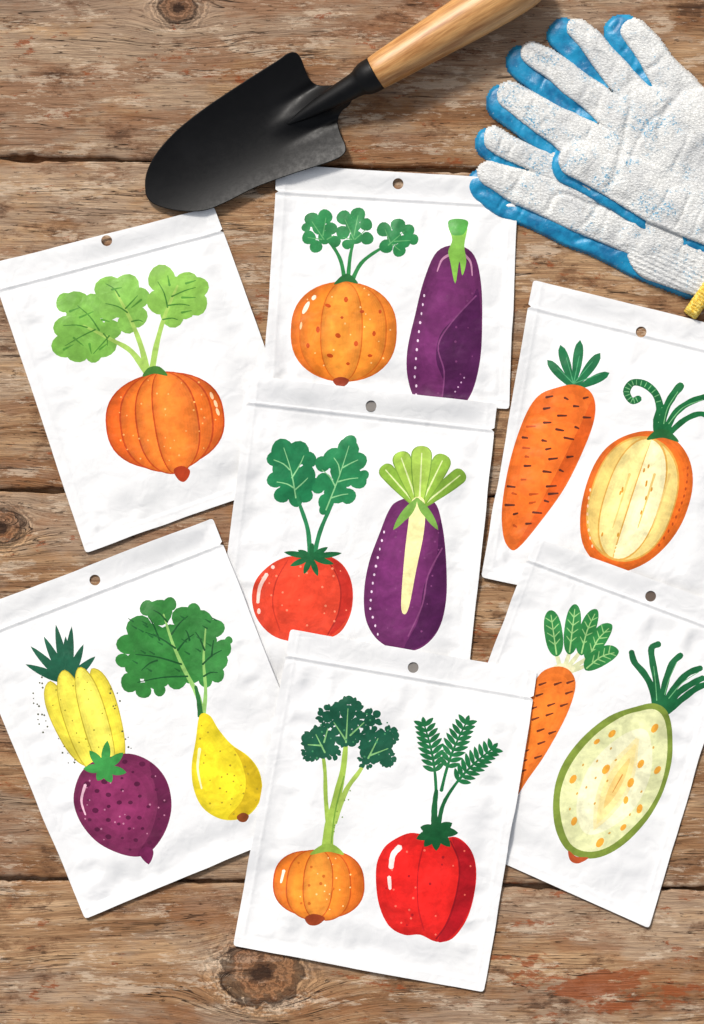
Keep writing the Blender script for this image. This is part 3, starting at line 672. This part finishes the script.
ax=np.array([205.,-108.]); ax/=np.linalg.norm(ax); nx=np.array([-ax[1],ax[0]])
def bz(x,y):
    dx=x-147; dy=y-196; s_=dx*ax[0]+dy*ax[1]; l=dx*nx[0]+dy*nx[1]
    z=4+11*(np.abs(l)/56)**2.0+3.0*np.exp(-(s_/40)**2)
    rise=sstep(130,222,s_); z=z+16*rise*np.exp(-(np.abs(l)/(8+3*rise))**2.4)+rise*2
    z=z-3.0*rise*np.exp(-((np.abs(l)-19)/5)**2)
    return z
vv=[Vector((q[0],q[1])) for q in ol]; n=len(ol); ee=[(k,(k+1)%n) for k in range(n)]
for x in np.arange(140,365,2.2):
    for y in np.arange(46,216,2.2):
        if np.min(np.hypot(ol[:,0]-x,ol[:,1]-y))>2.0: vv.append(Vector((x+.3,y+.1)))
r=delaunay_2d_cdt(vv,ee,[],0,1e-4,False); vo=np.array([(v[0],v[1]) for v in r[0]]); tri=np.array([t for t in r[2] if len(t)==3])
tri=tri[winding(vo[tri].mean(1),ol)]; u,inv=np.unique(tri,return_inverse=True); inv=inv.reshape(tri.shape); q=vo[u]
zz=bz(q[:,0],q[:,1]); V=[PX(a_,b_,c_) for (a_,b_),c_ in zip(q,zz)]
F=[]
for t in inv:
    p0,p1,p2=[V[k] for k in t]; ar=(p1[0]-p0[0])*(p2[1]-p0[1])-(p2[0]-p0[0])*(p1[1]-p0[1]); F.append(tuple(int(k) for k in (t if ar>0 else t[::-1])))
nb=len(V); F+=[tuple(nb+k for k in t[::-1]) for t in F]
V+=[PX(a_,b_,c_-2.6) for (a_,b_),c_ in zip(q,zz)]
b0=len(V); zo=bz(ol[:,0],ol[:,1]); nrm=np.roll(ol,-1,0)-np.roll(ol,1,0); nrm=np.stack([nrm[:,1],-nrm[:,0]],1); nrm/=np.linalg.norm(nrm,axis=1)[:,None]
if winding(np.array([ol[0]+nrm[0]*2]),ol)[0]: nrm=-nrm
m_=len(ol)
for off,dz in ((0,0.0),(.6,-.35),(.8,-1.3),(.6,-2.3),(0,-2.6)):
    for k in range(m_): V.append(PX(ol[k,0]+nrm[k,0]*off,ol[k,1]+nrm[k,1]*off,zo[k]+dz))
for rr in range(4):
    for k in range(m_):
        a_=b0+rr*m_+k; b_=b0+rr*m_+(k+1)%m_; F.append((a_,b_,b_+m_,a_+m_))
bl=meshobj("blade",V,F,BLK,tr)
def lathe(name,p0,p1,prof,mat,parent,seg=40,flat=1.0):
    p0=Vector(PX(*p0)); p1=Vector(PX(*p1)); L=(p1-p0).length; V=[];F=[]
    sm=cr([(a_,b_) for a_,b_ in prof],False,5)
    for t,rr in sm:
        for k in range(seg):
            th=2*math.pi*k/seg; V.append((t*L,rr*S*math.cos(th),rr*S*math.sin(th)*flat))
    m_=len(sm)
    for i in range(m_-1):
        for k in range(seg): a_=i*seg+k; b_=i*seg+(k+1)%seg; F.append((a_,b_,b_+seg,a_+seg))
    F.append(tuple(range(seg))[::-1]); F.append(tuple((m_-1)*seg+k for k in range(seg)))
    me=bpy.data.meshes.new(name); me.from_pydata(V,[],F); me.polygons.foreach_set("use_smooth",[True]*len(F)); me.materials.append(mat)
    o=bpy.data.objects.new(name,me); col.objects.link(o); o.parent=parent
    o.location=p0-Vector(parent.location); o.rotation_mode='QUATERNION'; o.rotation_quaternion=(p1-p0).to_track_quat('X','Z'); return o
lathe("socket",(288,124,8),(376,73,26),[(0,1),(.14,5),(.35,8.5),(.6,11),(.78,12.5),(.84,15),(.9,16.8),(.97,17.2),(1.0,16.6),(1.0,12)],BLK,tr)
lathe("handle",(372,75.5,26),(545,-29,26),[(0,13),(.005,15),(.03,17),(.12,18.5),(.3,20.5),(.55,23.5),(.75,25),(.88,24),(.95,20),(.985,13),(1.0,4)],HW,tr)
# ---- gloves
def knit_mat():
    m=NT("white_knitted_cotton"); P,X,Y,Z=m.pos()
    U=m.M('ADD',m.M('MULTIPLY',X,.9),m.M('MULTIPLY',Y,-.42)); W=m.M('ADD',m.M('MULTIPLY',X,.42),m.M('MULTIPLY',Y,.9))
    kv=m.comb(m.M('MULTIPLY',U,.34),m.M('MULTIPLY',W,.6)); v=m.vor(kv,1.0)
    n=m.noise(P,.16,6,.75); n2=m.noise(P,.03,4,.6); n3=m.noise(P,.45,4,.75)
    c=m.mix(m.mr(n2,.35,.7),lin((240,240,236)),lin((219,220,219)))
    c=m.mix(m.mr(n,.54,.66,0,.42),c,lin((182,182,178)))
    c=m.mix(m.mr(n3,.58,.64,0,.55),c,lin((160,152,138)))
    c=m.mix(m.mr(v,.25,.65,.0,.28),c,lin((154,156,156)))
    bl_=m.noise(P,.035,6,.8); c=m.mix(m.M('MULTIPLY',m.mr(bl_,.51,.61),m.mr(n3,.51,.55,0,.8)),c,lin((54,154,194)))
    m.l.new(c,m.b.inputs["Base Color"]); m.b.inputs["Roughness"].default_value=.95; m.b.inputs["Specular IOR Level"].default_value=.1
    m.bump(m.M('ADD',m.M('MULTIPLY',v,-.7),m.M('ADD',m.M('MULTIPLY',n,.3),m.M('MULTIPLY',n3,.5))),.6,.0009); return m.mat
def latex_mat():
    m=NT("blue_latex_coating"); P,X,Y,Z=m.pos()
    n=m.noise(P,.06,4,.6); c=m.mix(m.mr(n,.35,.7),lin((26,148,194)),lin((8,104,152)))
    w=m.noise(P,.25,7,.75); c=m.mix(m.mr(w,.61,.67,0,.45),c,lin((186,216,226)))
    m.l.new(c,m.b.inputs["Base Color"]); m.b.inputs["Roughness"].default_value=.4; m.bump(m.noise(P,.2,3,.6),.3,.001); return m.mat
def hem_mat():
    m=NT("yellow_hem_thread"); P,X,Y,Z=m.pos(); n=m.noise(P,.5,3,.6)
    m.l.new(m.mix(m.mr(n,.4,.6),lin((232,180,44)),lin((252,226,120))),m.b.inputs["Base Color"]); m.b.inputs["Roughness"].default_value=.9; m.bump(n,.8,.001); return m.mat
KN=knit_mat(); LX=latex_mat(); HM=hem_mat()
def field(caps,name,mat,parent,off=(0,0),dr=0.0,dz=0.0,hs=1.0,wr=1.0,seed=0,step=1.4,rib=False,offs=None,pw=.8):
    xs=np.arange(440,830,step); ys=np.arange(-40,360,step); X,Y=np.meshgrid(xs,ys,indexing='ij')
    Z=np.full(X.shape,-9.0); IN=np.full(X.shape,-1e9)
    wx=5.5*(vnoise(X*.03,Y*.03,seed+1)-.5)*wr; wy=5.5*(vnoise(X*.03,Y*.03,seed+2)-.5)*wr
    for ci,cp in enumerate(caps):
        ox,oy,dd=(off[0],off[1],dr) if offs is None else offs[ci]
        for k in range(len(cp)-1):
            x0,y0,r0,b0,h0=cp[k]; x1,y1,r1,b1,h1=cp[k+1]
            x0+=ox;x1+=ox;y0+=oy;y1+=oy
            dx,dy=x1-x0,y1-y0; L2=dx*dx+dy*dy; t=np.clip(((X+wx-x0)*dx+(Y+wy-y0)*dy)/L2,0,1)
            d=np.hypot(X+wx-x0-t*dx,Y+wy-y0-t*dy); r_=r0+(r1-r0)*t+dd; bs=b0+(b1-b0)*t+dz; hh=(h0+(h1-h0)*t)*hs
            q=1-(d/r_)**2; z=np.where(q>0,bs+hh*np.sqrt(np.maximum(q,0))**pw,bs-4*(d-r_))
            IN=np.maximum(IN,r_-d); Z=np.maximum(Z,z)
    ins=IN>0
    u_=(X*.9+Y*.45); v_=(-X*.45+Y*.9)
    fl=np.abs(vnoise(u_*.026+.8*vnoise(X*.02,Y*.02,seed+3),v_*.03,seed+4)-.5)*2
    fl2=np.abs(vnoise(u_*.05+.8*vnoise(X*.03,Y*.03,seed+9),v_*.018,seed+10)-.5)*2
    wk=(sstep(0,.35,fl)-1)*2.2+(sstep(0,.3,fl2)-1)*1.3+(vnoise(X*.045,Y*.045,seed+6)-.5)*2.2+(vnoise(u_*.10,v_*.03,seed+7)-.5)*1.0+(vnoise(X*.4,Y*.4,seed+8)-.5)*.3
    Z=Z+np.where(ins,wk*np.clip(IN/9,0,1)*wr,0)
    if rib: Z=Z+np.where(ins,.5*np.sin((-X*.42+Y*.9)*1.3),0)
    Z=np.maximum(Z,.3)
    k=(HC-Z*S)/HC; VX=WX(X)*k; VY=WY(Y)*k
    q=ins[:-1,:-1]|ins[1:,:-1]|ins[1:,1:]|ins[:-1,1:]
    idx=np.arange(X.size).reshape(X.shape); ii,jj=np.where(q)
    F=np.stack([idx[ii,jj],idx[ii,jj+1],idx[ii+1,jj+1],idx[ii+1,jj]],1)
    u,inv=np.unique(F,return_inverse=True); inv=inv.reshape(F.shape)
    V=np.stack([VX.ravel()[u],VY.ravel()[u],Z.ravel()[u]*S],1)
    return meshobj(name,[tuple(p) for p in V],[tuple(int(k) for k in p) for p in inv],mat,parent)
low=empty("work_glove",600,230,"white knitted work glove with blue palm lying under another glove","glove")
c2=[[(489,140,13,1,8),(530,160,17,2,8),(585,190,22,4,8)],
    [(486,178,18,1,8),(520,193,21,1,9),(575,212,26,2,10),(640,236,32,2,11),(700,258,34,2,11)]]
field(c2,"knitted_back",KN,low,(3,-2),-3,2.5,1.0,1,31,offs=[(4,-2,-3),(4,-4,-3)],pw=.5)
field(c2,"coated_palm",LX,low,(-3,7),1,-1.5,.85,.9,31,offs=[(-2,3,0),(-3,8,-1)],pw=.55)
field([[(655,250,34,3,10),(702,266,34,3,10)]],"cuff",KN,low,(4,-1),-1,1.5,1.0,.4,40,1.2,True,pw=.5)
def band():
    P0=np.array([690.,315.]); P1=np.array([726.,262.]); dv_=(P1-P0)/np.linalg.norm(P1-P0); nv=np.array([-dv_[1],dv_[0]]); V=[];F=[]
    nu,nvv=60,12
    for i in range(nu+1):
        for j in range(nvv+1):
            a_=i/nu; b_=j/nvv; p=P0+(P1-P0)*a_+nv*(b_-.5)*13
            z=9.5+7*math.sin(math.pi*min(1,a_*1.0+.08)*.6)+.7*math.sin(i*1.9)+(-4*(abs(2*b_-1)**6))
            if a_<.06: z-=6*(1-a_/.06)
            V.append(PX(p[0],p[1],z))
    for i in range(nu):
        for j in range(nvv):
            q=i*(nvv+1)+j; F.append((q,q+1,q+nvv+2,q+nvv+1))
    o=meshobj("cuff_hem",V,F,HM,low); md=o.modifiers.new("thickness",'SOLIDIFY'); md.thickness=.0012; md.offset=0
band()
up=empty("work_glove",640,130,"white knitted work glove with blue coated palm resting on another glove","glove")
c1=[[(624,30,19,2,9),(644,54,21,3,9),(662,80,22,5,9),(690,110,25,7,10)],
    [(567,33,17,2,9),(590,56,19,3,9),(615,86,21,5,9),(648,114,24,7,10)],
    [(526,57,17,2,9),(556,80,20,4,9),(588,104,22,6,9),(615,127,24,8,10)],
    [(506,99,19,3,9),(536,118,21,6,9),(566,140,24,8,9),(600,157,28,10,10)],
    [(650,128,44,9,10),(690,150,62,10,11),(780,190,100,10,12)],
    [(577,163,23,12,10),(620,182,28,12,10),(660,198,33,12,11),(720,216,38,11,12)]]
field(c1,"knitted_back",KN,up,(2,-2),-1,2.5,1.0,1,51,offs=[(7,0,-6),(8,-4,-6),(6,-5,-6),(4,-4,-4),(2,-2,-2),(3,-3,-2)],pw=.5)
field(c1,"coated_palm",LX,up,(-4,5),1,-1.5,.85,.9,51,offs=[(-3,2,0),(-3,3,0),(-2,4,0),(-2,3,0),(0,4,0),(-2,3,0)],pw=.55)
for o in (low,up): o["group"]="pair of work gloves"
# ------------------------------------------------------------- camera, light
cam=bpy.data.cameras.new("camera"); co=bpy.data.objects.new("camera",cam); col.objects.link(co)
co.location=(0,0,HC); cam.sensor_fit='VERTICAL'; cam.sensor_height=24; cam.lens=24*HC/(1024*S); cam.clip_end=50; cam.clip_start=.05
scene.camera=co
w=bpy.data.worlds.new("World"); scene.world=w; w.use_nodes=True; nt=w.node_tree
sk=nt.nodes.new("ShaderNodeTexSky"); sk.sky_type='NISHITA'; sk.sun_disc=False
el=math.radians(44); az=math.radians(-28)
sk.sun_elevation=el; sk.sun_rotation=az; sk.air_density=1.0; sk.dust_density=3.0; sk.ozone_density=.6
hs=nt.nodes.new("ShaderNodeHueSaturation"); hs.inputs["Saturation"].default_value=.35
nt.links.new(sk.outputs[0],hs.inputs["Color"]); nt.links.new(hs.outputs[0],nt.nodes["Background"].inputs[0]); nt.nodes["Background"].inputs[1].default_value=.12
sl=bpy.data.lights.new("sun",'SUN'); sl.energy=2.7; sl.angle=math.radians(9); sl.color=(1,.95,.885)
so=bpy.data.objects.new("sun",sl); col.objects.link(so)
dv=Vector((math.sin(az)*math.cos(el),math.cos(az)*math.cos(el),math.sin(el))); so.rotation_mode='QUATERNION'; so.rotation_quaternion=dv.to_track_quat('Z','Y')
scene.view_settings.view_transform='Standard'; scene.view_settings.look='None'; scene.view_settings.exposure=0
